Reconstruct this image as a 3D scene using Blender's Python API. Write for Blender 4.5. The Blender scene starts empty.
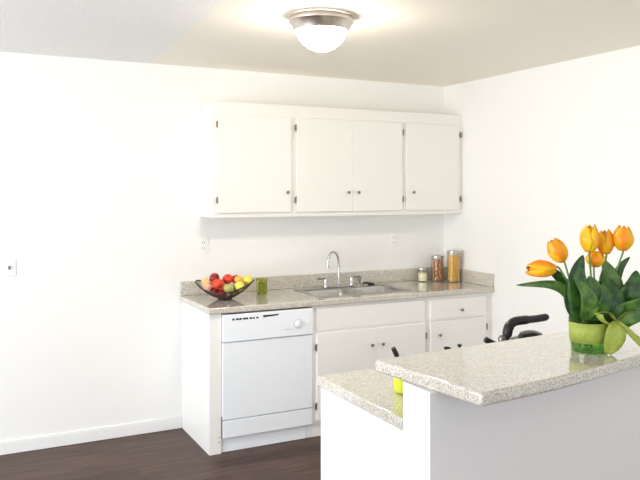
import bpy, bmesh, math, random
from mathutils import Vector, Matrix
random.seed(7)
S = bpy.context.scene
COL = S.collection
PI = math.pi
ORG = {}

# ------------------------------------------------------------------ materials
def mat(name, col, rough=.5, metal=0., bump=None, var=None, spec=None, trans=0., ior=1.45, coat=0., emis=None, alpha=None):
    m = bpy.data.materials.new(name); m.use_nodes = True
    nt = m.node_tree; N = nt.nodes; L = nt.links
    b = N['Principled BSDF']
    b.inputs['Base Color'].default_value = (*col, 1)
    b.inputs['Roughness'].default_value = rough
    b.inputs['Metallic'].default_value = metal
    b.inputs['IOR'].default_value = ior
    b.inputs['Transmission Weight'].default_value = trans
    b.inputs['Coat Weight'].default_value = coat
    if spec is not None: b.inputs['Specular IOR Level'].default_value = spec
    if emis:
        b.inputs['Emission Color'].default_value = (*emis[0], 1); b.inputs['Emission Strength'].default_value = emis[1]
    tc = N.new('ShaderNodeTexCoord')
    if var:      # (scale, amount, colour2)
        n = N.new('ShaderNodeTexNoise'); n.inputs['Scale'].default_value = var[0]; n.inputs['Detail'].default_value = 4
        L.new(tc.outputs['Object'], n.inputs['Vector'])
        r = N.new('ShaderNodeValToRGB'); r.color_ramp.elements[0].position = .5 - var[1]; r.color_ramp.elements[1].position = .5 + var[1]
        r.color_ramp.elements[0].color = (*col, 1); r.color_ramp.elements[1].color = (*var[2], 1)
        L.new(n.outputs['Fac'], r.inputs['Fac']); L.new(r.outputs['Color'], b.inputs['Base Color'])
    if bump:     # (scale, strength, distance)
        n = N.new('ShaderNodeTexNoise'); n.inputs['Scale'].default_value = bump[0]; n.inputs['Detail'].default_value = 3
        L.new(tc.outputs['Object'], n.inputs['Vector'])
        k = N.new('ShaderNodeBump'); k.inputs['Strength'].default_value = bump[1]; k.inputs['Distance'].default_value = bump[2]
        L.new(n.outputs['Fac'], k.inputs['Height']); L.new(k.outputs['Normal'], b.inputs['Normal'])
    return m

def granite(name):
    m = bpy.data.materials.new(name); m.use_nodes = True
    nt = m.node_tree; N = nt.nodes; L = nt.links; b = N['Principled BSDF']
    b.inputs['Roughness'].default_value = .11
    b.inputs['Specular IOR Level'].default_value = .7; b.inputs['Coat Weight'].default_value = .8; b.inputs['Coat Roughness'].default_value = .03
    tc = N.new('ShaderNodeTexCoord')
    def noise(s, d=2):
        n = N.new('ShaderNodeTexNoise'); n.inputs['Scale'].default_value = s; n.inputs['Detail'].default_value = d
        L.new(tc.outputs['Object'], n.inputs['Vector']); return n
    def ramp(src, p0, p1, c0, c1):
        r = N.new('ShaderNodeValToRGB'); e = r.color_ramp.elements
        e[0].position = p0; e[1].position = p1; e[0].color = c0; e[1].color = c1
        L.new(src, r.inputs['Fac']); return r
    base = ramp(noise(28, 4).outputs['Fac'], .35, .65, (.60, .55, .465, 1), (.68, .63, .54, 1))
    d = ramp(noise(210, 2).outputs['Fac'], .55, .61, (0, 0, 0, 1), (1, 1, 1, 1))
    w = ramp(noise(190, 2).outputs['Fac'], .56, .62, (0, 0, 0, 1), (1, 1, 1, 1))
    k = ramp(noise(300, 1).outputs['Fac'], .63, .67, (0, 0, 0, 1), (1, 1, 1, 1))
    cur = base.outputs['Color']
    for fac, c in ((w, (.80, .79, .75, 1)), (d, (.33, .315, .30, 1)), (k, (.22, .20, .19, 1))):
        mx = N.new('ShaderNodeMixRGB'); L.new(fac.outputs['Color'], mx.inputs['Fac'])
        L.new(cur, mx.inputs['Color1']); mx.inputs['Color2'].default_value = c; cur = mx.outputs['Color']
    L.new(cur, b.inputs['Base Color'])
    return m

def planks(name):
    m = bpy.data.materials.new(name); m.use_nodes = True
    nt = m.node_tree; N = nt.nodes; L = nt.links; b = N['Principled BSDF']
    tc = N.new('ShaderNodeTexCoord')
    br = N.new('ShaderNodeTexBrick'); br.inputs['Scale'].default_value = 1
    br.inputs['Brick Width'].default_value = 1.2; br.inputs['Row Height'].default_value = .125
    br.inputs['Mortar Size'].default_value = .0016; br.inputs['Mortar Smooth'].default_value = .2
    br.inputs['Color1'].default_value = (.046, .021, .013, 1); br.inputs['Color2'].default_value = (.080, .043, .030, 1)
    br.inputs['Mortar'].default_value = (.014, .009, .007, 1); br.offset = .37
    L.new(tc.outputs['Object'], br.inputs['Vector'])
    mp = N.new('ShaderNodeMapping'); mp.inputs['Scale'].default_value = (1.6, 22, 1)
    L.new(tc.outputs['Object'], mp.inputs['Vector'])
    n = N.new('ShaderNodeTexNoise'); n.inputs['Scale'].default_value = 2.2; n.inputs['Detail'].default_value = 6; n.inputs['Distortion'].default_value = .5
    L.new(mp.outputs['Vector'], n.inputs['Vector'])
    r = N.new('ShaderNodeValToRGB'); e = r.color_ramp.elements
    e[0].position = .3; e[0].color = (.35, .32, .30, 1); e[1].position = .7; e[1].color = (1.6, 1.55, 1.5, 1)
    L.new(n.outputs['Fac'], r.inputs['Fac'])
    mx = N.new('ShaderNodeMixRGB'); mx.blend_type = 'MULTIPLY'; mx.inputs['Fac'].default_value = .9
    L.new(br.outputs['Color'], mx.inputs['Color1']); L.new(r.outputs['Color'], mx.inputs['Color2'])
    L.new(mx.outputs['Color'], b.inputs['Base Color'])
    b.inputs['Roughness'].default_value = .42; b.inputs['Specular IOR Level'].default_value = .3
    k = N.new('ShaderNodeBump'); k.inputs['Strength'].default_value = .25; k.inputs['Distance'].default_value = .002
    L.new(n.outputs['Fac'], k.inputs['Height']); L.new(k.outputs['Normal'], b.inputs['Normal'])
    return m

def thin_glass(name, tint, gl=.10, rough=.02):
    m = bpy.data.materials.new(name); m.use_nodes = True
    nt = m.node_tree; N = nt.nodes; L = nt.links; N.remove(N['Principled BSDF'])
    t = N.new('ShaderNodeBsdfTransparent'); t.inputs['Color'].default_value = (*tint, 1)
    g = N.new('ShaderNodeBsdfGlossy'); g.inputs['Roughness'].default_value = rough
    f = N.new('ShaderNodeFresnel'); f.inputs['IOR'].default_value = 1.45
    a = N.new('ShaderNodeMath'); a.operation = 'ADD'; a.operation = 'MULTIPLY_ADD'; a.inputs[1].default_value = .45; a.inputs[2].default_value = gl; L.new(f.outputs['Fac'], a.inputs[0])
    x = N.new('ShaderNodeMixShader'); L.new(a.outputs[0], x.inputs['Fac']); L.new(t.outputs[0], x.inputs[1]); L.new(g.outputs[0], x.inputs[2])
    L.new(x.outputs[0], N['Material Output'].inputs['Surface'])
    return m

def petal_mat(name, c0, c1):   # yellow petals flushed orange along the middle
    m = bpy.data.materials.new(name); m.use_nodes = True
    nt = m.node_tree; N = nt.nodes; L = nt.links; b = N['Principled BSDF']
    uv = N.new('ShaderNodeUVMap'); mp = N.new('ShaderNodeSeparateXYZ'); L.new(uv.outputs['UV'], mp.inputs[0])
    n = N.new('ShaderNodeTexNoise'); n.inputs['Scale'].default_value = 5; n.inputs['Detail'].default_value = 3
    sc = N.new('ShaderNodeMapping'); sc.inputs['Scale'].default_value = (6, 1, 1); L.new(uv.outputs['UV'], sc.inputs[0]); L.new(sc.outputs[0], n.inputs['Vector'])
    # distance from the mid line, disturbed by noise
    s = N.new('ShaderNodeMath'); s.operation = 'SUBTRACT'; L.new(mp.outputs['X'], s.inputs[0]); s.inputs[1].default_value = .5
    ab = N.new('ShaderNodeMath'); ab.operation = 'ABSOLUTE'; L.new(s.outputs[0], ab.inputs[0])
    ad = N.new('ShaderNodeMath'); ad.operation = 'MULTIPLY_ADD'; L.new(n.outputs['Fac'], ad.inputs[0]); ad.inputs[1].default_value = .55; L.new(ab.outputs[0], ad.inputs[2])
    r = N.new('ShaderNodeValToRGB'); e = r.color_ramp.elements
    e[0].position = .30; e[0].color = (*c1, 1); e[1].position = .62; e[1].color = (*c0, 1)
    L.new(ad.outputs[0], r.inputs['Fac']); L.new(r.outputs['Color'], b.inputs['Base Color'])
    b.inputs['Roughness'].default_value = .45
    b.inputs['Subsurface Weight'].default_value = .15; b.inputs['Subsurface Radius'].default_value = (.01, .006, .002)
    return m

M = {}
M['wall'] = mat('wall paint', (.88, .875, .855), .6, bump=(90, .05, .001))
M['ceil'] = mat('smooth ceiling paint', (.92, .875, .78), .6, bump=(60, .08, .002))
M['popcorn'] = mat('popcorn ceiling', (.88, .88, .865), .9, bump=(130, .8, .006))
M['trim'] = mat('white trim paint', (.86, .86, .86), .35)
M['cab'] = mat('cream white cabinet paint', (.84, .825, .785), .38, bump=(40, .03, .001))
M['basecab'] = mat('white cabinet paint', (.90, .89, .87), .38, bump=(40, .03, .001))
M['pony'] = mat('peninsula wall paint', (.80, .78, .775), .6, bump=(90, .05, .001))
M['granite'] = granite('speckled beige granite')
M['floor'] = planks('dark wood planks')
M['steel'] = mat('stainless steel', (.52, .51, .49), .30, 1.)
M['chrome'] = mat('chrome', (.58, .58, .58), .16, 1.)
M['lever'] = mat('dark chrome', (.30, .30, .31), .2, 1.)
M['nickel'] = mat('brushed nickel', (.66, .60, .54), .34, 1.)
M['knob'] = mat('dark metal knob', (.23, .21, .19), .3, .9)
M['hinge'] = mat('old brass hinge', (.22, .19, .17), .4, .8)
M['dw'] = mat('white appliance enamel', (.89, .93, .985), .22)
M['dwdark'] = mat('dark printed marks', (.02, .022, .03), .5)
M['shadowgap'] = mat('dark gap shade', (.03, .03, .032), .7)  # near black for the shaded gaps around the dishwasher, also on its tub
M['grey'] = mat('pale grey plastic', (.55, .57, .60), .4)
M['plate'] = mat('white plastic', (.88, .88, .87), .3)
M['slot'] = mat('slot dark', (.08, .075, .07), .5)
M['glow'] = mat('lit frosted glass', (.9, .9, .88), .4, emis=((1, .91, .78), 118.))
M['black'] = mat('black plastic', (.012, .012, .014), .35)
M['blackmetal'] = mat('black enamel', (.015, .014, .015), .22)
M['lime'] = mat('lime green ceramic', (.62, .66, .03), .3)
M['wire'] = mat('dark bronze wire', (.05, .035, .03), .4, .6)
M['glass'] = thin_glass('clear glass', (.985, .99, .985), .0)
M['vglass'] = thin_glass('green vase glass', (.56, .76, .42), .03)
M['candleglass'] = thin_glass('olive tinted glass', (.86, .88, .55), .02)
M['wax'] = mat('olive green wax', (.40, .40, .12), .4, var=(40, .2, (.52, .52, .22)))
M['pasta'] = mat('dry spaghetti', (.95, .66, .12), .45, var=(70, .2, (.88, .52, .07)))
M['nut'] = mat('nut shells', (.55, .26, .10), .45, var=(60, .15, (.80, .48, .24)))
M['flour'] = mat('cream flour', (.93, .86, .62), .9, bump=(200, .3, .002))
M['stem'] = mat('tulip stem green', (.16, .28, .07), .5)
M['leaf'] = mat('tulip leaf green', (.010, .042, .006), .34, var=(34, .12, (.045, .125, .016)))
M['leaf2'] = mat('tulip leaf light green', (.035, .10, .014), .36, var=(34, .12, (.10, .20, .03)))
M['ribbon'] = mat('lime organza ribbon', (.27, .34, .045), .5, var=(60, .25, (.40, .46, .09)))
M['ribbondark'] = mat('olive organza ribbon', (.15, .17, .03), .5, var=(60, .25, (.26, .29, .06)))
M['petalA'] = petal_mat('golden tulip petal', (.93, .56, .006), (.90, .36, .004))
M['petalB'] = petal_mat('orange tulip petal', (.92, .50, .006), (.86, .24, .004))
FR = {
 'red': ((.62, .015, .012), (.80, .10, .04)), 'dred': ((.22, .008, .012), (.42, .03, .02)), 'yellow': ((.90, .70, .03), (.85, .80, .15)),
 'orange': ((.85, .40, .05), (.88, .55, .12)), 'green': ((.30, .34, .06), (.50, .46, .16)), 'peach': ((.85, .50, .18), (.85, .66, .32)),
 'brown': ((.13, .07, .03), (.26, .20, .06)), 'pink': ((.80, .40, .28), (.86, .62, .42))}
for k, (a, b_) in FR.items(): M['fruit_' + k] = mat('fruit skin ' + k, a, .3, var=(22, .15, b_))

# ------------------------------------------------------------------ mesh helpers
def box(bm, x0, x1, y0, y1, z0, z1):
    v = [bm.verts.new((x, y, z)) for z in (z0, z1) for x, y in ((x0, y0), (x1, y0), (x1, y1), (x0, y1))]
    for f in ((3, 2, 1, 0), (4, 5, 6, 7), (0, 1, 5, 4), (1, 2, 6, 5), (2, 3, 7, 6), (3, 0, 4, 7)): bm.faces.new([v[i] for i in f])
def prism(bm, poly, z0, z1):      # counter-clockwise polygon
    a = [bm.verts.new((x, y, z0)) for x, y in poly]; b = [bm.verts.new((x, y, z1)) for x, y in poly]
    n = len(poly); bm.faces.new(a[::-1]); bm.faces.new(b)
    for i in range(n): bm.faces.new((a[i], a[(i + 1) % n], b[(i + 1) % n], b[i]))
def plate(bm, xs, ys, z0, z1, holes=()):   # slab on a grid, cells in holes left out
    nx, ny = len(xs) - 1, len(ys) - 1
    on = lambda i, j: 0 <= i < nx and 0 <= j < ny and (i, j) not in holes
    V = {}
    def g(i, j, k):
        if (i, j, k) not in V: V[i, j, k] = bm.verts.new((xs[i], ys[j], (z0, z1)[k]))
        return V[i, j, k]
    for i in range(nx):
        for j in range(ny):
            if not on(i, j): continue
            bm.faces.new((g(i, j, 1), g(i+1, j, 1), g(i+1, j+1, 1), g(i, j+1, 1)))
            bm.faces.new((g(i, j+1, 0), g(i+1, j+1, 0), g(i+1, j, 0), g(i, j, 0)))
            for di, dj, p, q in ((0, -1, (i, j), (i+1, j)), (1, 0, (i+1, j), (i+1, j+1)), (0, 1, (i+1, j+1), (i, j+1)), (-1, 0, (i, j+1), (i, j))):
                if not on(i+di, j+dj): bm.faces.new((g(*p, 0), g(*q, 0), g(*q, 1), g(*p, 1)))
def lathe(bm, prof, c=(0, 0, 0), n=40, caps=True, axis=None):
    R = Vector((0, 0, 1)).rotation_difference(Vector(axis)).to_matrix() if axis else Matrix.Identity(3)
    c = Vector(c); rings = []
    for r, z in prof:
        if r < 1e-6: rings.append([bm.verts.new(c + R @ Vector((0, 0, z)))])
        else: rings.append([bm.verts.new(c + R @ Vector((r * math.cos(2*PI*k/n), r * math.sin(2*PI*k/n), z))) for k in range(n)])
    for a, b in zip(rings, rings[1:]):
        for k in range(n):
            k2 = (k + 1) % n
            if len(a) == 1 and len(b) == 1: continue
            if len(a) == 1: bm.faces.new((a[0], b[k2], b[k]))
            elif len(b) == 1: bm.faces.new((a[k], a[k2], b[0]))
            else: bm.faces.new((a[k], a[k2], b[k2], b[k]))
    if caps:
        if len(rings[0]) > 1: bm.faces.new(rings[0][::-1])
        if len(rings[-1]) > 1: bm.faces.new(rings[-1])
def smooth_path(pts, n=6):
    P = [Vector(p) for p in pts]; out = []
    for i in range(len(P) - 1):
        p0 = P[max(i-1, 0)]; p1 = P[i]; p2 = P[i+1]; p3 = P[min(i+2, len(P)-1)]
        for k in range(n):
            t = k / n
            out.append(.5 * ((2*p1) + (p2-p0)*t + (2*p0-5*p1+4*p2-p3)*t*t + (3*p1-p0-3*p2+p3)*t**3))
    out.append(P[-1]); return out
def tube(bm, pts, r, n=10, closed=False):
    P = [Vector(p) for p in pts]; m = len(P); rs = r if isinstance(r, (list, tuple)) else [r] * m
    rings = []; up = None
    for i in range(m):
        if closed: t = (P[(i+1) % m] - P[i-1]).normalized()
        else: t = (P[min(i+1, m-1)] - P[max(i-1, 0)]).normalized()
        if up is None:
            up = Vector((0, 0, 1)) if abs(t.z) < .9 else Vector((1, 0, 0))
        up = (up - t * up.dot(t)).normalized(); s = t.cross(up)
        rings.append([bm.verts.new(P[i] + rs[i] * (math.cos(2*PI*k/n) * up + math.sin(2*PI*k/n) * s)) for k in range(n)])
    for i in range(m if closed else m - 1):
        a, b = rings[i], rings[(i+1) % m]
        for k in range(n): bm.faces.new((a[k], b[k], b[(k+1) % n], a[(k+1) % n]))
    if not closed: bm.faces.new(rings[0]); bm.faces.new(rings[-1][::-1])
def ball(bm, c, r, sz=1., n=20, dim=0.):     # fruit-like ball with optional dimples at the poles
    prof = []
    for k in range(n // 2 + 1):
        a = -PI/2 + PI * k / (n // 2)
        d = 1 - dim * abs(math.sin(a)) ** 8
        prof.append((max(r * math.cos(a), 0), r * sz * math.sin(a) * d))
    lathe(bm, prof, c, n, False)

def empty(name, loc, rz=0.):
    o = bpy.data.objects.new(name, None); COL.objects.link(o); o.location = loc; o.rotation_euler.z = rz
    o.empty_display_size = .05; ORG[o.name] = Vector(loc); return o
def tag(o, label=None, cat=None, group=None, kind=None):
    if label: o['label'] = label
    if cat: o['category'] = cat
    if group: o['group'] = group
    if kind: o['kind'] = kind
    return o
def thing(name, label, cat, loc, group=None): return tag(empty(name, loc), label, cat, group)
def obj(name, bm, m, parent=None, bevel=0., solid=0., sub=0, origin=None, seg=2, ang=35, label=None):
    """bm is in world coordinates; parts share the origin of their thing"""
    o0 = ORG[parent.name] if parent else Vector(origin if origin else (0, 0, 0))
    bmesh.ops.recalc_face_normals(bm, faces=bm.faces) if solid == 0 else None
    if o0.length > 0: bmesh.ops.translate(bm, verts=bm.verts, vec=-o0)
    me = bpy.data.meshes.new(name); bm.to_mesh(me); bm.free()
    for f in me.polygons: f.use_smooth = True
    me.set_sharp_from_angle(angle=math.radians(ang))
    me.materials.append(m)
    o = bpy.data.objects.new(name, me); COL.objects.link(o)
    if parent: o.parent = parent
    else: o.location = o0
    ORG[o.name] = o0
    if solid: q = o.modifiers.new('solid', 'SOLIDIFY'); q.thickness = solid; q.offset = 0
    if bevel: q = o.modifiers.new('bevel', 'BEVEL'); q.width = bevel; q.segments = seg; q.limit_method = 'ANGLE'
    if sub: q = o.modifiers.new('sub', 'SUBSURF'); q.levels = sub; q.render_levels = sub
    if label: o['label'] = label
    return o
def B(*boxes):
    bm = bmesh.new()
    for b in boxes: box(bm, *b)
    return bm
def struct(name, bm, m, **k):
    o = obj(name, bm, m, **k); o['kind'] = 'structure'; return o
def copy_tree(o, parent=None):
    c = o.copy(); COL.objects.link(c); c.parent = parent; ORG[c.name] = ORG[o.name]
    for ch in [x for x in bpy.data.objects if x.parent == o]: copy_tree(ch, c)
    return c

# ------------------------------------------------------------------ room
XR, XL, YR, H = 2.204, -4.6, -7.0, 2.502
struct('floor', B((XL, XR, YR, 0, -.05, 0)), M['floor'])
struct('wall_back', B((XL-.12, XR+.12, 0, .12, -.05, H+.1)), M['wall'])
struct('wall_right', B((XR, XR+.12, YR, 0, -.05, H+.1)), M['wall'])
# left wall and rear wall stand outside the picture, each with a window; the rear one is added for fill light
WL = (-4.3, -1.3, .25, 2.2)        # y0 y1 z0 z1
bm = bmesh.new()
for b in ((YR, WL[0], -.05, H+.1), (WL[1], 0, -.05, H+.1), (WL[0], WL[1], -.05, WL[2]), (WL[0], WL[1], WL[3], H+.1)): box(bm, XL-.12, XL, *b)
struct('wall_left', bm, M['wall'])
WB = (-2.9, 1.3, .3, 2.2)
bm = bmesh.new()
for b in ((XL, WB[0], -.05, H+.1), (WB[1], XR, -.05, H+.1)): box(bm, b[0], b[1], YR-.12, YR, b[2], b[3])
box(bm, WB[0], WB[1], YR-.12, YR, -.05, WB[2]); box(bm, WB[0], WB[1], YR-.12, YR, WB[3], H+.1)
struct('wall_rear', bm, M['wall'])
def frame_x(x, y0, y1, z0, z1, n=2):
    L = [(x-.03, x+.03, y0, y1, z0, z0+.05), (x-.03, x+.03, y0, y1, z1-.05, z1)]
    for k in range(n+1):
        y = y0 + .025 + (y1-y0-.05) * k / n; L.append((x-.03, x+.03, y-.025, y+.025, z0+.05, z1-.05))
    return L
struct('window_1', B(*frame_x(XL-.08, *WL)), M['trim'], bevel=.004)
struct('window_2', B(*[(b[2], b[3], b[0], b[1], b[4], b[5]) for b in frame_x(YR-.08, *WB)]), M['trim'], bevel=.004)
# ceiling: popcorn over the living side, smooth over the kitchen
bm = bmesh.new(); prism(bm, [(XL, YR), (-.58, YR), (-.22, 0), (XL, 0)], H, H+.08)
struct('ceiling', bm, M['popcorn'])
bm = bmesh.new(); prism(bm, [(-.58, YR), (XR, YR), (XR, 0), (-.22, 0)], H+.001, H+.08)
struct('ceiling', bm, M['ceil'])
struct('baseboard_back', B((XL, -.002, -.014, 0, 0, .072), (XL, -.002, -.010, 0, .072, .082)), M['trim'], bevel=.003)

# ------------------------------------------------------------------ countertop, sink
ZC, YF = .914, -.628
xs = [-.012, .80, 1.185, 1.205, 1.56, XR-.001]
ys = [-.66, -.56, -.165, -.001]
ct = thing('countertop', 'speckled beige granite worktop with backsplash along the back wall, holding the double sink', 'countertop', (1.1, -.33, ZC-.04))
bm = bmesh.new(); plate(bm, [-.012, .815, 1.545, XR-.001], [-.66, -.545, -.115, -.001], ZC-.038, ZC, holes={(1, 1)})
obj('slab', bm, M['granite'], ct, bevel=.006, seg=3)
obj('backsplash', B((-.012, XR-.022, -.022, -.001, ZC+.0003, 1.012)), M['granite'], ct, bevel=.003)
obj('side_splash', B((XR-.021, XR-.001, -.655, -.001, ZC+.0003, 1.012)), M['granite'], ct, bevel=.003)

sk = thing('kitchen_sink', 'stainless steel double bowl sink set into the back worktop', 'sink', (1.18, -.33, ZC))
bm = bmesh.new()
BX = [(.835, 1.165), (1.205, 1.525)]; BY = (-.53, -.185)
plate(bm, [.80, BX[0][0], BX[0][1], BX[1][0], BX[1][1], 1.56], [-.56, BY[0], BY[1], -.10], ZC+.0005, ZC+.004, holes={(1, 1), (3, 1)})
obj('rim', bm, M['steel'], sk, bevel=.0015)
for x0, x1 in BX:
    bm = bmesh.new(); t = .02
    def ring(x0, x1, y0, y1, z, r, n=5):
        vs = []
        for cx, cy, a0 in ((x1-r, y1-r, 0), (x0+r, y1-r, PI/2), (x0+r, y0+r, PI), (x1-r, y0+r, 1.5*PI)):
            for k in range(n+1):
                a = a0 + PI/2*k/n; vs.append(bm.verts.new((cx+r*math.cos(a), cy+r*math.sin(a), z)))
        return vs
    rs = [ring(x0, x1, BY[0], BY[1], ZC+.0035, .002), ring(x0+.003, x1-.003, BY[0]+.003, BY[1]-.003, ZC-.006, .045),
          ring(x0+.012, x1-.012, BY[0]+.012, BY[1]-.012, ZC-.12, .05), ring(x0+.018, x1-.018, BY[0]+.018, BY[1]-.018, ZC-.155, .05), ring(x0+.05, x1-.05, BY[0]+.05, BY[1]-.05, ZC-.175, .04)]
    for a, b in zip(rs, rs[1:]):
        for k in range(len(a)): bm.faces.new((a[k], a[(k+1) % len(a)], b[(k+1) % len(a)], b[k]))
    bm.faces.new(rs[-1])
    bw = obj('bowl', bm, M['steel'], sk, solid=.001, ang=60)
    bm = bmesh.new(); cx, cy = (x0+x1)/2, sum(BY)/2
    lathe(bm, [(0, 0), (.02, .001), (.035, .004), (.042, .003), (.042, 0)], (cx, cy, ZC-.1743), 24, False)
    obj('drain', bm, M['chrome'], bw)

fy = -.142; z0 = ZC + .0045
fa = thing('kitchen_faucet', 'chrome gooseneck faucet with two lever handles behind the sink', 'faucet', (1.15, fy, z0))
bm = bmesh.new(); prism(bm, [(1.03+.012*math.cos(a)-.012*0, fy+.024*math.sin(a)) for a in [PI/2+PI*k/8 for k in range(9)]] + [(1.268+.012*math.cos(a), fy+.024*math.sin(a)) for a in [-PI/2+PI*k/8 for k in range(9)]], z0, z0+.012)
obj('deck_plate', bm, M['chrome'], fa, bevel=.003)
bm = bmesh.new(); lathe(bm, [(.020, 0), (.020, .012), (.014, .02), (.012, .06), (.009, .068), (0, .068)], (1.15, fy, z0+.011), 20)
obj('spout_base', bm, M['chrome'], fa)
bm = bmesh.new(); tube(bm, smooth_path([(1.150, fy, z0+.07), (1.150, fy, z0+.16), (1.143, fy-.002, z0+.215), (1.122, fy-.008, z0+.255), (1.095, fy-.014, z0+.266), (1.068, fy-.020, z0+.252), (1.050, fy-.025, z0+.215), (1.046, fy-.026, z0+.150)]), .0088, 12)
obj('spout', bm, M['chrome'], fa)
for x, sgn in ((1.04, -1), (1.258, 1)):
    bm = bmesh.new(); lathe(bm, [(.018, 0), (.018, .01), (.013, .02), (.014, .05), (.011, .06), (0, .062)], (x, fy, z0+.011), 18)
    kb = obj('handle_base', bm, M['chrome'], fa)
    bm = bmesh.new(); tube(bm, [(x-.008*sgn, fy, z0+.066), (x+.03*sgn, fy-.006, z0+.071), (x+.068*sgn, fy-.012, z0+.072)], [.008, .0065, .008], 10)
    obj('lever', bm, M['lever'], kb)
sp = thing('sink_sprayer', 'small chrome side sprayer standing right of the faucet', 'sprayer', (1.325, fy, z0))
bm = bmesh.new(); lathe(bm, [(.018, 0), (.018, .006), (.011, .012), (.011, .02)], (1.325, fy, z0), 18); obj('collar', bm, M['chrome'], sp)
bm = bmesh.new(); lathe(bm, [(.009, .02), (.012, .045), (.016, .06), (.015, .07), (0, .072)], (1.325, fy, z0), 18); obj('spray_head', bm, M['chrome'], sp)
sc_ = thing('scrubbing_brush', 'dark dish brush lying behind the right sink bowl', 'dish brush', (1.41, -.14, z0))
bm = bmesh.new(); lathe(bm, [(.0, .0), (.024, .001), (.028, .010), (.024, .018), (.0, .022)], (1.425, -.145, z0), 20); obj('bristle_head', bm, M['black'], sc_)
bm = bmesh.new(); tube(bm, [(1.405, -.143, z0+.016), (1.375, -.137, z0+.02), (1.355, -.135, z0+.008)], [.008, .007, .006], 10); obj('handle', bm, M['wire'], sc_)

# ------------------------------------------------------------------ cabinet bits
def knob(p, y, parent, lab=None):
    x, z = p; bm = bmesh.new()
    lathe(bm, [(.004, 0), (.004, .010), (.010, .015), (.0115, .021), (.008, .027), (0, .028)], (x, y, z), 16, axis=(0, -1, 0))
    return obj('knob', bm, M['knob'], parent, label=lab)
def hinge(x, z, y, parent):
    bm = bmesh.new(); lathe(bm, [(.0042, -.024), (.0042, .024)], (x, y-.004, z), 10)
    box(bm, x-.008, x+.008, y-.0015, y+.001, z-.018, z+.018)
    return obj('hinge', bm, M['hinge'], parent)
def door(x0, x1, z0, z1, y, parent, name='door', mt='cab', th=.018):
    return obj(name, B((x0, x1, y-th, y-.0004, z0, z1)), M[mt], parent, bevel=.0035, seg=3)
def carcass(x0, x1, yb, yf, z0, z1, zs0, zs1, mt, parent, top=True, mids=(), st=(.03, .03)):
    """hollow box with a face frame; zs0, zs1 are the heights of the door opening, mids more rails"""
    t = .016; L = [(x0, x0+t, yf+.02, yb, z0, z1), (x1-t, x1, yf+.02, yb, z0, z1), (x0+t, x1-t, yf+.02, yb, z0, z0+t), (x0+t, x1-t, yb-t, yb, z0+t, z1)]
    if top: L.append((x0+t, x1-t, yf+.02, yb-t, z1-t, z1))
    L += [(x0, x0+st[0], yf, yf+.02, z0, z1), (x1-st[1], x1, yf, yf+.02, z0, z1), (x0+st[0], x1-st[1], yf, yf+.02, z0, zs0), (x0+st[0], x1-st[1], yf, yf+.02, zs1, z1)]
    for a, b in mids: L.append((x0+st[0], x1-st[1], yf, yf+.02, a, b))
    return obj('body', B(*L), M[mt], parent)

# wall cabinets
yu = -.252; Z0, Z1, D0, D1 = 1.457, 2.243, 1.488, 2.158
def wall_cab(x0, x1, doors, label, st):
    t = thing('wall_cabinet', label, 'cabinet', ((x0+x1)/2, -.13, Z0), 'upper cabinets on the back wall')
    carcass(x0, x1, -.001, yu, Z0, Z1, D0+.02, D1-.02, 'cab', t, st=st)
    for dx0, dx1, kx, hx in doors:
        d = door(dx0, dx1, D0, D1, yu, t); knob((kx, 1.628), yu-.018, d)
        for hz in (1.575, 2.085): hinge(hx, hz, yu-.014, d)
wall_cab(.138, .7315, [(.172, .708, .674, .168)], 'single door white cabinet at the left end of the upper cabinet run', (.05, .045))
wall_cab(.7322, 1.6475, [(.748, 1.1975, 1.160, .743), (1.1981, 1.632, 1.243, 1.637)], 'wide white upper cabinet with a pair of doors, centred over the sink', (.04, .04))
wall_cab(1.6482, XR-.001, [(1.666, 2.165, 1.725, 2.178)], 'single door white upper cabinet against the right wall', (.04, .06))

# base: end panel, dishwasher, sink cabinet, drawer cabinet
ep = thing('end_panel', 'tall white end panel closing the left side of the dishwasher', 'panel', (.03, -.3, 0))
obj('side_board', B((0, .018, -.61, -.001, 0, .8755)), M['basecab'], ep, bevel=.001)
obj('stile', B((0, .0765, -.63, -.6105, 0, .8755)), M['basecab'], ep, bevel=.001)
bm = bmesh.new()
bm.free()
for z in (.073, .103):
    bm = bmesh.new(); lathe(bm, [(.004, 0), (.003, .002), (0, .002)], (.062, -.63, z), 10, axis=(0, -1, 0)); obj('screw', bm, M['knob'], ep)

dw = thing('dishwasher', 'white built-in dishwasher with dial under the left end of the worktop', 'dishwasher', (.39, -.35, 0))
a, b = .078, .700
obj('tub', B((a+.004, b-.006, -.60, -.03, .02, .86)), M['shadowgap'], dw)
obj('door', B((a+.002, b-.002, -.645, -.601, .208, .690)), M['dw'], dw, bevel=.004, seg=3)
cp = obj('control_panel', B((a+.002, b-.002, -.655, -.601, .694, .866)), M['dw'], dw, bevel=.005, seg=3)
obj('lower_panel', B((a+.002, b-.002, -.643, -.601, .094, .203)), M['dw'], dw, bevel=.004, seg=3)
obj('toe_plate', B((a, .662, -.617, -.603, .002, .088), (.6655, .7005, -.613, -.603, .002, .088)), M['dw'], dw, bevel=.001)
obj('side_gap_shade', B((.0768, .0798, -.640, -.602, .098, .230)), M['shadowgap'], dw)  # dark strip painting in the shade of the gap beside the lower door
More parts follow.
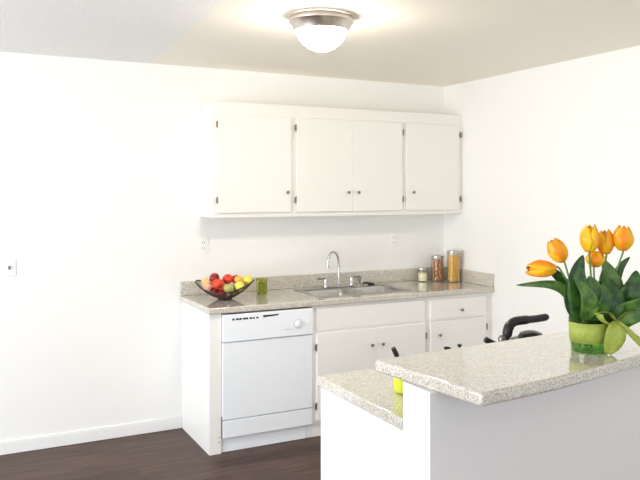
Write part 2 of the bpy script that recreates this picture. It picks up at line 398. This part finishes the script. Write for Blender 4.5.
# controls: a row of dark marks, a dark latch slot, a dial and a small button
bm = bmesh.new()
for k, (w, h) in enumerate([(.013, .014), (.020, .012), (.016, .013), (.022, .011), (.013, .013), (.018, .012), (.012, .012), (.016, .010)]):
    x = .140 + k * .0225; box(bm, x, x+w, -.6558, -.6552, .834-h/2, .834+h/2)
obj('button_row', bm, M['dwdark'], cp)
bm = bmesh.new(); prism(bm, [(.345, -.6572), (.45, -.6572), (.45, -.6552), (.345, -.6552)], .838, .846)
bmesh.ops.translate(bm, verts=[v for v in bm.verts if v.co.x < .4 and v.co.z < .84], vec=(0, 0, -.006))
obj('latch', bm, M['dwdark'], cp)
bm = bmesh.new(); lathe(bm, [(.024, 0), (.024, .003), (.017, .005), (.015, .018), (.0, .019)], (.588, -.6552, .770), 28, axis=(0, -1, 0)); box(bm, .5865, .5895, -.6755, -.6735, .770, .784)
obj('dial', bm, M['dw'], cp)
bm = bmesh.new(); lathe(bm, [(.030, 0), (.030, .0012), (.0275, .0012), (.0275, 0)], (.588, -.6552, .770), 28, False, axis=(0, -1, 0)); obj('dial_ring', bm, M['grey'], cp)
obj('rocker_button', B((.652, .672, -.6592, -.6553, .757, .785)), M['plate'], cp, bevel=.001)
obj('printed_line', B((.49, .56, -.6558, -.6552, .739, .742)), M['grey'], cp)

sc = thing('sink_cabinet', 'white base cabinet with paired doors below the sink', 'cabinet', (1.16, -.3, 0), 'base cabinets along the back wall')
carcass(.7015, 1.6185, -.001, YF, .09, .8755, .12, .845, 'basecab', sc, top=False, mids=[(.68, .72)], st=(.035, .035))
obj('toe_kick', B((.7015, 1.6185, -.612, -.598, .001, .0895)), M['basecab'], sc)
obj('false_drawer_front', B((.728, 1.59, -.640, -.6284, .705, .857)), M['basecab'], sc, bevel=.003)
for x0, x1, kx, hx in ((.729, 1.185, 1.142, .724), (1.1856, 1.592, 1.228, 1.597)):
    d = door(x0, x1, .118, .690, YF, sc, mt='basecab'); knob((kx, .578), YF-.018, d)
    for hz in (.21, .60): hinge(hx, hz, YF-.014, d)
dc = thing('drawer_cabinet', 'white base cabinet with a drawer above a single door in the right corner', 'cabinet', (1.9, -.3, 0), 'base cabinets along the back wall')
carcass(1.6192, XR-.001, -.001, YF, .09, .8755, .12, .845, 'basecab', dc, top=False, mids=[(.68, .72)], st=(.03, .07))
obj('toe_kick', B((1.6192, XR-.001, -.612, -.598, .001, .0895)), M['basecab'], dc)
d = door(1.635, 2.138, .706, .850, YF, dc, 'drawer', 'basecab'); knob((1.903, .765), YF-.018, d)
d = door(1.635, 2.138, .118, .690, YF, dc, mt='basecab'); knob((1.707, .596), YF-.018, d)
for hz in (.21, .62): hinge(2.143, hz, YF-.014, d)

# ------------------------------------------------------------------ wall plates
def wall_plate(name, label, cat, x, z, toggle):
    t = thing(name, label, cat, (x, -.003, z))
    obj('cover_plate', B((x-.036, x+.036, -.006, -.0005, z-.058, z+.058)), M['plate'], t, bevel=.002)
    if toggle:
        obj('toggle', B((x-.008, x+.004, -.018, -.0062, z-.012, z+.010)), M['hinge'], t, bevel=.001)
    else:
        for dz in (-.02, .02):
            f = obj('receptacle', B((x-.016, x+.016, -.008, -.0062, z+dz-.014, z+dz+.014)), M['plate'], t, bevel=.001)
            obj('slot', B((x-.009, x-.006, -.0084, -.0081, z+dz-.006, z+dz+.008), (x+.006, x+.009, -.0084, -.0081, z+dz-.006, z+dz+.008)), M['slot'], f)
wall_plate('light_switch', 'white toggle light switch on the bare wall at the far left', 'light switch', -1.085, 1.16, True)
wall_plate('wall_outlet', 'white outlet plate on the wall above the fruit bowl', 'outlet', .151, 1.255, False)
wall_plate('wall_outlet', 'white outlet plate on the wall between faucet and glass jars', 'outlet', 1.719, 1.245, False)

# ------------------------------------------------------------------ ceiling lamp
lx, ly = .214, -1.775
lm = thing('ceiling_light', 'flush ceiling lamp with brushed nickel ring and glowing glass dome', 'ceiling light', (lx, ly, H))
bm = bmesh.new(); lathe(bm, [(.145, H-.0005), (.156, H-.004), (.162, H-.018), (.160, H-.030), (.149, H-.040), (.136, H-.068), (.133, H-.074), (.129, H-.074), (.129, H-.02), (.12, H-.01)], (lx, ly, 0), 64, False)
obj('ring', bm, M['nickel'], lm)
bm = bmesh.new(); lathe(bm, [(.1285, H-.062), (.127, H-.078), (.116, H-.105), (.094, H-.133), (.064, H-.156), (.033, H-.169), (0, H-.173)], (lx, ly, 0), 64, False)
obj('glass_dome', bm, M['glow'], lm)

# ------------------------------------------------------------------ peninsula
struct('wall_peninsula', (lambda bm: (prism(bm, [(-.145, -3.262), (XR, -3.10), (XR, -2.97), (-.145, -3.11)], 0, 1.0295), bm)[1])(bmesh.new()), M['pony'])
pc = thing('peninsula_cabinet', 'white base cabinet of the peninsula with a plain end panel, under the lower worktop', 'cabinet', (.9, -2.8, 0))
bm = bmesh.new(); prism(bm, [(-.145, -3.1095), (XR-.001, -2.9695), (XR-.001, -2.512), (-.145, -2.512)], .09, .8735)
prism(bm, [(-.145, -3.1095), (XR-.001, -2.9695), (XR-.001, -2.58), (-.145, -2.58)], .0005, .09)
obj('body', bm, M['basecab'], pc)
for k in range(4):
    x0 = -.13 + k * .58; x1 = min(x0 + .56, 2.19)
    d = obj('door', B((x0, x1, -2.5116, -2.494, .12, .69)), M['basecab'], pc, bevel=.003)
    bm = bmesh.new(); lathe(bm, [(.004, 0), (.004, .01), (.011, .018), (0, .026)], (x1-.05, -2.494, .6), 14, axis=(0, 1, 0)); obj('knob', bm, M['knob'], d)
    d = obj('drawer', B((x0, x1, -2.5116, -2.494, .705, .85)), M['basecab'], pc, bevel=.003)
    bm = bmesh.new(); lathe(bm, [(.004, 0), (.004, .01), (.011, .018), (0, .026)], ((x0+x1)/2, -2.494, .78), 14, axis=(0, 1, 0)); obj('knob', bm, M['knob'], d)
bm = bmesh.new(); prism(bm, [(-.150, -3.1094), (XR-.001, -2.9694), (XR-.001, -2.488), (-.150, -2.488)], .874, ZC)
lc = obj('peninsula_countertop', bm, M['granite'], bevel=.004, origin=(.9, -2.8, .874))
tag(lc, 'lower speckled beige granite worktop of the peninsula, behind the raised bar', 'countertop')
front = [(p.x, p.y) for p in smooth_path([(-.106, -3.460, 0), (.22, -3.424, 0), (.67, -3.330, 0), (1.30, -3.21, 0), (XR-.001, -3.06, 0)], 5)]
bm = bmesh.new(); prism(bm, [(-.160, -2.955)] + front + [ (XR-.001, -2.755), (.82, -2.870)], 1.030, 1.070)
bt = obj('bar_top', bm, M['granite'], bevel=.009, seg=4, origin=(.9, -3.1, 1.03))
tag(bt, 'raised granite bar top in the foreground carrying the tulip vase', 'bar counter')

# ------------------------------------------------------------------ things on the back worktop
CR = Vector((.881, -.473, 0)); CT = Vector((-.473, -.881, 0))    # along and across the length of bowl and bouquet
bc = Vector((.212, -.30, ZC)); RB = .192
bowl = thing('fruit_bowl', 'wide dark wire bowl heaped with fruit at the left end of the worktop', 'bowl', bc)
def bz(r, ph):
    hgt = .056 + .062 * math.cos(ph) ** 2
    return .004 + hgt * (r / RB) ** 2.0
def bpnt(r, ph): return bc + CR * (r * math.cos(ph)) + CT * (r * math.sin(ph)) + Vector((0, 0, bz(r, ph)))
bm = bmesh.new(); tube(bm, [bpnt(RB, 2*PI*k/56) for k in range(56)], .0046, 8, True); obj('rim', bm, M['wire'], bowl)
bm = bmesh.new()
for r in (.05, .07, .09, .11, .13, .15, .17): tube(bm, [bpnt(r, 2*PI*k/40) for k in range(40)], .0019, 6, True)
for k in range(28): tube(bm, [bpnt(.03 + (RB-.03)*j/7, 2*PI*k/28) for j in range(8)], .0017, 6)
obj('wire_mesh', bm, M['wire'], bowl)
bm = bmesh.new(); tube(bm, [bc + Vector((0.045*math.cos(2*PI*k/28), .045*math.sin(2*PI*k/28), .0035)) for k in range(28)], .0035, 8, True)
tube(bm, [bpnt(.03, 2*PI*k/20) for k in range(20)], .002, 6, True); obj('foot_ring', bm, M['wire'], bowl)
FL = [  # u v colour radius towards-viewer label
 (205.5, 283, 'peach', .032, .00, 'peach yellow fruit at the far left of the bowl'),
 (212.5, 278, 'dred', .033, -.03, 'dark red apple on top of the pile at the left'),
 (217.5, 285, 'red', .037, .055, 'bright red apple in the front left of the pile'),
 (227, 279, 'red', .034, .00, 'red apple on top in the middle of the pile'),
 (234.5, 279.5, 'red', .033, -.055, 'red apple at the back right of the pile top'),
 (229, 289, 'green', .034, .075, 'yellow green apple in the front middle of the pile'),
 (239.5, 286.5, 'yellow', .032, .05, 'yellow fruit in front on the right of the pile'),
 (245.5, 280.5, 'yellow', .030, -.01, 'yellow fruit at the far right of the bowl'),
 (239, 280, 'orange', .028, -.005, 'orange fruit between the yellow fruit and the red apples'),
 (209.5, 290, 'pink', .027, .05, 'pale pink fruit low on the left side of the bowl'),
 (215, 293, 'dred', .030, .035, 'dark red fruit low in the bowl below the bright red apple'),
 (223, 294, 'dred', .030, .055, 'dark red fruit at the bottom middle of the bowl'),
 (234, 294, 'brown', .029, .03, 'brown green fruit low in the bowl on the right'),
 (222, 287, 'orange', .030, -.05, 'orange fruit buried at the back of the pile'),
]
fr = []
for u, v, c, r, b, lb in FL:
    p = CR * ((u-224.5)/149.5) + CT * b; z = (299-v)/149.5 + b*.12
    fr.append([Vector((p.x, p.y, z)), r*1.04, c, lb])
def floor_z(q, r):     # lowest allowed centre height above the bowl surface
    a, b = q.dot(CR), q.dot(CT); rr = math.hypot(a, b); ph = math.atan2(b, a)
    best = 0
    for dr in (-1, -.7, -.4, 0, .4, .7, 1):
        x = abs(rr + dr*r) if rr + dr*r > 0 else abs(rr + dr*r)
        best = max(best, bz(min(x, RB), ph) + math.sqrt(max(r*r - (dr*r)**2, 0)))
    return best + .003
for it in range(160):
    for i in range(len(fr)):
        for j in range(i):
            d = fr[i][0] - fr[j][0]; g = fr[i][1] + fr[j][1] + .001 - d.length
            if g > 0:
                n = d.normalized(); n.z *= .6; fr[i][0] += n * g * .5; fr[j][0] -= n * g * .5
    for f in fr:
        h = Vector((f[0].x, f[0].y, 0)); m = RB - f[1]*.9
        if h.length > m: f[0].x *= m / h.length; f[0].y *= m / h.length
        zz = floor_z(Vector((f[0].x, f[0].y, 0)), f[1])
        if f[0].z < zz: f[0].z = zz
def fruit(c, r, skin, lb):
    nm = {'yellow': 'lemon', 'orange': 'orange', 'peach': 'peach', 'pink': 'peach', 'brown': 'pear'}.get(skin, 'apple')
    nm = 'apple' if nm in ('pear',) else nm
    t = thing(nm if nm in ('apple', 'peach', 'orange', 'lemon') else 'fruit', lb, 'fruit', (0, 0, 0), 'fruit heaped in the wire bowl')
    bm = bmesh.new(); ball(bm, (0, 0, 0), r, .92 if nm == 'apple' else 1.0, 24, .16 if nm == 'apple' else .03)
    obj('skin', bm, M['fruit_' + skin], t)
    bm = bmesh.new(); tube(bm, [(0, 0, r*.72), (.001, 0, r*.92), (.003, .001, r*1.1)], .0015, 6); obj('stalk', bm, M['wire'], t)
    t.location = c; t.rotation_euler = (random.uniform(-.6, .6), random.uniform(-.6, .6), random.uniform(0, 6))
for p, r, c, lb in fr: fruit(bc + p, r, c, lb)

gx, gy = .532, -.150
cj = thing('candle_jar', 'olive green candle in a short tinted glass beside the fruit bowl', 'candle', (gx, gy, ZC))
bm = bmesh.new(); lathe(bm, [(0, .001), (.036, .001), (.039, .006), (.039, .105), (.0375, .105), (.0375, .008), (0, .008)], (gx, gy, ZC), 32, False); obj('glass', bm, M['candleglass'], cj)
bm = bmesh.new(); lathe(bm, [(.0, .009), (.0365, .009), (.0365, .085), (.004, .082), (0, .082)], (gx, gy, ZC), 32, False); wx = obj('wax', bm, M['wax'], cj)
bm = bmesh.new(); tube(bm, [(gx, gy, ZC+.081), (gx+.001, gy, ZC+.095)], .0012, 6); obj('wick', bm, M['wire'], wx)

def jar(x, y, r, h, label):
    t = thing('storage_jar', label, 'jar', (x, y, ZC), 'glass jars in the right corner of the worktop')
    bm = bmesh.new(); lathe(bm, [(0, .001), (r-.004, .001), (r, .005), (r, h-.03), (r-.002, h-.018), (r-.0035, h-.018), (r-.0025, h-.03), (r-.0025, .006), (0, .006)], (x, y, ZC), 36, False); obj('glass', bm, M['glass'], t)
    bm = bmesh.new(); lathe(bm, [(r-.001, h-.018), (r+.001, h-.016), (r+.001, h-.003), (r-.002, h), (0, h)], (x, y, ZC), 36, True); l = obj('lid', bm, M['steel'], t)
    bm = bmesh.new(); tube(bm, [(x + (r+.0015)*math.cos(2*PI*k/32), y + (r+.0015)*math.sin(2*PI*k/32), ZC+h-.024) for k in range(32)], .0014, 6, True); obj('wire_bail', bm, M['steel'], t)
    return t
J = [(1.926, -.105, .043, .112), (2.046, -.135, .052, .206), (2.119, -.255, .053, .250)]
jar(*J[0], 'short glass jar of cream flour, leftmost of the three jars')
jar(*J[1], 'medium glass jar of brown nuts, middle of the three jars')
jar(*J[2], 'tall glass jar of spaghetti, rightmost of the three jars')
x, y, r, h = J[0]; bm = bmesh.new(); lathe(bm, [(0, .0065), (r-.0032, .0065), (r-.0032, .066), (r*.5, .073), (0, .076)], (x, y, ZC), 30, False)
tag(obj('flour', bm, M['flour'], origin=(x, y, ZC+.007)), 'cream coloured flour filling the short glass jar', 'food', kind='stuff')
x, y, r, h = J[1]; bm = bmesh.new(); random.seed(3)
z = .016
while z < h-.036:
    for ring_r, n in ((r-.014, 8), (r*.28, 3)):
        o = random.random()*6
        for k in range(n):
            a = o + 2*PI*k/n; rr = random.uniform(.0085, .0105)
            ball(bm, (x+ring_r*math.cos(a), y+ring_r*math.sin(a), ZC+z+random.uniform(-.002, .002)), rr, random.uniform(.85, 1.1), 10)
    z += .0165
tag(obj('nuts', bm, M['nut'], origin=(x, y, ZC+.007)), 'brown nuts filling the middle glass jar', 'food', kind='stuff')
x, y, r, h = J[2]; bm = bmesh.new()
for k in range(110):
    a = random.random()*6.28; q = (r-.006)*math.sqrt(random.random()); a2 = a + random.uniform(-.35, .35); q2 = min(q*random.uniform(.75, 1.2), r-.006)
    tube(bm, [(x+q*math.cos(a), y+q*math.sin(a), ZC+.008), (x+q2*math.cos(a2), y+q2*math.sin(a2), ZC+h-.032-random.random()*.012)], .0016, 5)
tag(obj('spaghetti', bm, M['pasta'], origin=(x, y, ZC+.008)), 'bundle of yellow spaghetti standing in the tall glass jar', 'pasta', kind='stuff')

# ------------------------------------------------------------------ things on the lower peninsula worktop
kx, ky = .735, -2.68
kt = thing('tea_kettle', 'black kettle with a curved cantilevered handle, mostly hidden behind the bar', 'kettle', (kx, ky, ZC))
bm = bmesh.new(); lathe(bm, [(0, .001), (.105, .001), (.115, .012), (.112, .045), (.095, .075), (.06, .096), (.052, .099), (0, .099)], (kx, ky, ZC), 48, False); obj('body', bm, M['blackmetal'], kt)
bm = bmesh.new(); lathe(bm, [(.056, .0995), (.054, .105), (.045, .118), (.022, .126), (0, .127)], (kx+.030, ky, ZC), 32, True); ld = obj('lid', bm, M['blackmetal'], kt)
bm = bmesh.new(); tube(bm, smooth_path([(kx-.118, ky, 1.003), (kx-.100, ky, 1.035), (kx-.090, ky, 1.066), (kx-.062, ky, 1.086), (kx-.01, ky, 1.089), (kx+.06, ky, 1.089), (kx+.10, ky, 1.091), (kx+.122, ky, 1.092)], 5), [.016]*5+[.021]*7+[.019]*10+[.016]*11+[.012]*3, 14); obj('handle', bm, M['black'], kt)
bm = bmesh.new(); lathe(bm, [(.004, .0), (.016, .004), (.018, .018), (.012, .03), (0, .033)], (kx-.125, ky, ZC+.090), 18); box(bm, kx-.125, kx-.075, ky-.008, ky+.008, ZC+.075, ZC+.1); obj('handle_bracket', bm, M['knob'], kt)
bm = bmesh.new(); tube(bm, [(kx-.085, ky+.02, .955), (kx-.13, ky+.035, .985), (kx-.175, ky+.05, 1.015)], [.024, .017, .012], 14); obj('spout', bm, M['blackmetal'], kt)
px, py = .392, -2.68
pn = thing('saucepan', 'small dark saucepan whose lid knob and handle peek over the bar', 'saucepan', (px, py, ZC))
bm = bmesh.new(); lathe(bm, [(0, .001), (.042, .001), (.048, .006), (.050, .072), (.052, .074), (.0485, .074), (.046, .01), (0, .006)], (px, py, ZC), 36, False); obj('pot', bm, M['steel'], pn)
bm = bmesh.new(); lathe(bm, [(.052, .0745), (.050, .078), (.03, .086), (0, .089)], (px, py, ZC), 36, True); l = obj('lid', bm, M['steel'], pn)
bm = bmesh.new(); lathe(bm, [(.005, .088), (.005, .094), (.010, .099), (.008, .105), (0, .106)], (px, py, ZC), 16, True); obj('knob', bm, M['black'], l)
bm = bmesh.new(); tube(bm, smooth_path([(px-.049, py, .965), (px-.060, py, .990), (px-.050, py, 1.006), (px-.072, py, 1.010)], 4), .007, 10); obj('handle', bm, M['black'], pn)
ux, uy = .024, -2.85
cr = thing('utensil_holder', 'lime green utensil pot on the lower worktop beside the end of the bar', 'utensil holder', (ux, uy, ZC))
bm = bmesh.new(); lathe(bm, [(0, .001), (.034, .001), (.037, .004), (.041, .112), (.0395, .114), (.0375, .112), (.034, .008), (0, .006)], (ux, uy, ZC), 36, False); obj('pot', bm, M['lime'], cr)
ut = thing('spatula', 'black handled utensil leaning out of the lime green pot', 'utensil', (ux, uy, ZC+.01))
bm = bmesh.new(); tube(bm, [(ux+.024, uy, ZC+.012), (ux-.020, uy, ZC+.118), (ux-.030, uy, 1.046)], .004, 8); obj('shaft', bm, M['steel'], ut)
bm = bmesh.new(); tube(bm, [(ux-.029, uy, 1.040), (ux-.037, uy, 1.058), (ux-.047, uy, 1.076)], [.0085, .0095, .0085], 10); obj('grip', bm, M['black'], ut)

# ------------------------------------------------------------------ tulips in the vase
VC = Vector((.580, -3.190, 1.0705))
K = 1/283.
def W(u, v, b=0.):   # bouquet frame: along the bar view, height, towards the room
    return VC + CR * ((u-595)*K) + CT * b + Vector((0, 0, (349-v)*K + b*.21))
vs = thing('flower_vase', 'green glass vase wrapped in a lime ribbon on the bar top', 'vase', VC)
bm = bmesh.new(); lathe(bm, [(0, .0005), (.058, .0005), (.062, .004), (.064, .05), (.069, .105), (.071, .118), (.0695, .118), (.0675, .105), (.0625, .05), (.060, .010), (0, .010)], VC, 48, False)
obj('glass', bm, M['vglass'], vs)
bm = bmesh.new(); lathe(bm, [(.0662, .034), (.0708, .104)], VC, 48, False); rb = obj('ribbon_band', bm, M['ribbon'], vs, solid=.0012)
def strip(bm, pts, w, nrm=None, fold=.0, nw=4, uvl=None, wprof=None):
    """blade along pts; w(t) half width; fold lifts the edges"""
    P = smooth_path(pts, 6); m = len(P); rows = []
    for i, p in enumerate(P):
        t = i/(m-1); tg = (P[min(i+1, m-1)] - P[max(i-1, 0)]).normalized()
        n = (nrm if nrm else CT) ; n = (n - tg*n.dot(tg)).normalized(); s = tg.cross(n)
        ww = w(t) if callable(w) else w
        rows.append([bm.verts.new(p + s*ww*k - n*fold*ww*abs(k)**1.5*-1) for k in [-1 + 2*j/nw for j in range(nw+1)]])
    for a, b in zip(rows, rows[1:]):
        for k in range(nw): bm.faces.new((a[k], a[k+1], b[k+1], b[k]))
bow = W(616, 321, .058)
bm = bmesh.new(); ball(bm, bow, .011, .9, 14); kn = obj('bow_knot', bm, M['ribbondark'], vs)
def rib(name, pts, w, m, n=None):
    bm = bmesh.new(); strip(bm, pts, w, n, .15, 4); return obj(name, bm, M[m], vs, solid=.0009, ang=80)
rib('ribbon_tail', [W(616, 321, .062), W(614, 328, .080), W(612, 338, .082), W(607, 352, .070)], lambda t: .010 + .026*math.sin(PI*min(t*1.25, 1)*.72)*(1 - .0*t) if t < .8 else .010 + .026*math.sin(PI*.72)*(1-(t-.8)/.2), 'ribbon')
rib('ribbon_tail', [W(617, 321, .062), W(625, 329, .078), W(634, 338, .080), W(645, 347, .075)], lambda t: .007 + .007*t, 'ribbon')
rib('bow_loop', [W(616, 321, .060), W(624, 313, .075), W(634, 312, .070), W(636, 320, .062), W(628, 326, .060), W(617, 322, .058)], lambda t: .006 + .010*math.sin(PI*t), 'ribbondark', Vector((.2, .1, .95)).normalized()*1.0)
rib('bow_loop', [W(616, 321, .060), W(606, 313, .080), W(597, 313, .085), W(600, 320, .080), W(609, 324, .068), W(616, 322, .060)], lambda t: .006 + .010*math.sin(PI*t), 'ribbon', Vector((.2, .1, .95)).normalized())

def tulip(head, axis, L_, R_, m, stem_mid, label, leaves, seed):
    """head: centre of the cup; axis: where the tip points"""
    random.seed(seed); axis = Vector(axis).normalized()
    base = head - axis * L_ * .5
    root = VC + Vector((random.uniform(-.03, .03), random.uniform(-.03, .03), .016))
    t = thing('tulip', label, 'flower', root, 'tulips in the green vase')
    bm = bmesh.new(); path = smooth_path([root, stem_mid, base - axis*.015, base + axis*.004], 7)
    tube(bm, path, .0034, 8); obj('stem', bm, M['stem'], t)
    Rm = Vector((0, 0, 1)).rotation_difference(axis).to_matrix()
    for k in range(6):
        a0 = k*PI/3 + seed; inner = k % 2
        bm = bmesh.new(); uvl = bm.loops.layers.uv.new('UVMap'); nu, nv = 8, 12; rows = []
        RR = R_ * 1.04 * (.90 if inner else 1.0) * random.uniform(.96, 1.03); hl = L_ * (.97 if inner else 1.) * random.uniform(.95, 1.04)
        for j in range(nv+1):
            s = j/nv; rad = RR * (math.sin(PI*min(.06+.74*s, 1)) ** .62) * (1 - .42*s**2.5)
            hw = (.62 if not inner else .55) * PI/2 * 1.25 * (max(0, math.sin(PI*(.10+.90*s)**.8)) ** .38)
            row = []
            for i in range(nu+1):
                q = -1 + 2*i/nu; a = a0 + q*hw
                r2 = rad * (1 + .05*(1-q*q)) + .002*math.sin(9*s+q*3+seed)*s
                row.append(bm.verts.new(base + Rm @ Vector((r2*math.cos(a), r2*math.sin(a), hl*(s*(1-.04*q*q))))))
            rows.append(row)
        for j in range(nv):
            for i in range(nu):
                try: f = bm.faces.new((rows[j][i], rows[j][i+1], rows[j+1][i+1], rows[j+1][i]))
                except ValueError: continue
                for lp, (a, b) in zip(f.loops, ((i, j), (i+1, j), (i+1, j+1), (i, j+1))): lp[uvl].uv = (a/nu, b/nv)
        obj('petal', bm, M[m], t, solid=.0010, ang=80)
    for pts, w, lm in leaves:
        bm = bmesh.new(); strip(bm, [VC + Vector((random.uniform(-.02, .02), random.uniform(-.02, .02), .03))] + pts, lambda t_, w=w: .010*(1-t_) + (w*math.sin(PI*((t_-.24)/.76)**.66)**.8 if t_ > .24 else 0) + .0004, None, .28, 6)
        obj('leaf', bm, M[lm], t, solid=.0010, ang=80)
    return t
tulip(W(547, 267, -.01), (-1*.881+.1, .473*.9, .02), .108, .031, 'petalB', W(583, 300, -.02),
      'golden tulip lying sideways, leftmost of the bouquet', [([W(580, 312, 0), W(574, 292, .0), W(556, 283, .0), W(521, 284, .01)], .017, 'leaf2'), ([W(582, 312, -.03), W(573, 283, -.03), W(560, 268, -.03), W(553, 260, -.03)], .014, 'leaf')], 1)
tulip(W(562, 249, .01), (-.45*.881, .45*.473, .80), .090, .035, 'petalB', W(580, 295, .0),
      'tulip tilted to the left just above the sideways one', [([W(584, 320, .045), W(580, 300, .055), W(578, 275, .055), W(585, 255, .045)], .036, 'leaf'), ([W(588, 319, .055), W(588, 306, .080), W(584, 292, .085), W(573, 278, .08)], .026, 'leaf2'), ([W(592, 319, .055), W(600, 308, .085), W(603, 298, .09), W(600, 284, .09)], .022, 'leaf')], 2)
tulip(W(593, 238, .03), (.03, 0, 1), .096, .036, 'petalA', W(596, 290, .01),
      'upright bright yellow tulip in front, tallest of the middle cluster', [([W(596, 318, .050), W(596, 305, .065), W(594, 290, .06), W(590, 276, .05)], .042, 'leaf2'), ([W(588, 318, .0), W(582, 300, .0), W(580, 285, .0), W(590, 266, .0)], .040, 'leaf')], 3)
tulip(W(601, 257, .00), (.10, -.05, 1), .060, .033, 'petalB', W(600, 290, .0),
      'short tulip tucked beneath the others, lowest upright bloom', [([W(605, 318, .050), W(610, 305, .065), W(612, 292, .055), W(604, 274, .03)], .040, 'leaf'), ([W(606, 318, -.02), W(612, 302, -.04), W(612, 290, -.04), W(615, 268, -.04)], .040, 'leaf')], 4)
tulip(W(612, 240, -.01), (-.04, .02, 1), .086, .031, 'petalB', W(604, 292, -.02),
      'orange tulip second from the right edge', [([W(606, 322, .01), W(614, 296, .02), W(616, 278, .01), W(608, 257, .0)], .040, 'leaf2'), ([W(612, 320, .035), W(628, 300, .05), W(634, 286, .05), W(638, 270, .04)], .044, 'leaf')], 5)
tulip(W(628, 237, .01), (.05, -.03, 1), .088, .037, 'petalB', W(614, 290, .0),
      'large orange tulip, rightmost of the bouquet', [([W(608, 320, .04), W(628, 312, .070), W(642, 304, .075), W(660, 290, .06)], .036, 'leaf2'), ([W(612, 318, -.03), W(622, 285, -.04), W(630, 265, -.04), W(640, 254, -.04)], .016, 'leaf'), ([W(592, 318, -.05), W(590, 300, -.06), W(592, 286, -.06), W(600, 276, -.06)], .040, 'leaf'), ([W(605, 335, .0), W(630, 312, .02), W(645, 300, .02), W(652, 278, .02)], .036, 'leaf')], 6)

# ------------------------------------------------------------------ light
w = bpy.data.worlds.new('sky'); S.world = w; w.use_nodes = True
w.node_tree.nodes['Background'].inputs['Color'].default_value = (.86, .93, 1, 1); w.node_tree.nodes['Background'].inputs['Strength'].default_value = 2.2
def area(name, loc, rot, sx, sy, power, col):
    l = bpy.data.lights.new(name, 'AREA'); l.shape = 'RECTANGLE'; l.size = sx; l.size_y = sy; l.energy = power; l.color = col
    o = bpy.data.objects.new(name, l); COL.objects.link(o); o.location = loc; o.rotation_euler = rot; return o
area('daylight_and_fill', (XL+.35, (WL[0]+WL[1])/2, (WL[2]+WL[3])/2), (0, -PI/2 - .30, 0), WL[3]-WL[2], WL[1]-WL[0], 208, (.93, .965, 1))
area('daylight_and_fill', ((WB[0]+WB[1])/2, YR+.3, (WB[2]+WB[3])/2), (PI/2 + .25, 0, 0), WB[1]-WB[0], WB[3]-WB[2], 30, (.95, .975, 1))  # fill lamp added at the unseen rear wall to brighten the room
# ------------------------------------------------------------------ camera
cd = bpy.data.cameras.new('camera'); co = bpy.data.objects.new('camera', cd); COL.objects.link(co)
co.location = (-1.4086, -5.1265, 1.6309); co.rotation_euler = (PI/2, 0, -.4931)
cd.sensor_width = 36; cd.lens = 748.7/640*36; cd.shift_x = -33.0/640; cd.shift_y = -48.1/640
S.camera = co
S.view_settings.view_transform = 'Standard'; S.view_settings.look = 'None'; S.view_settings.gamma = 1; S.view_settings.exposure = -0.31
S.view_settings.use_curve_mapping = False
S.cycles.use_denoising = True; S.cycles.diffuse_bounces = 8; S.cycles.max_bounces = 14; S.cycles.transparent_max_bounces = 16
S.cycles.sample_clamp_indirect = 8
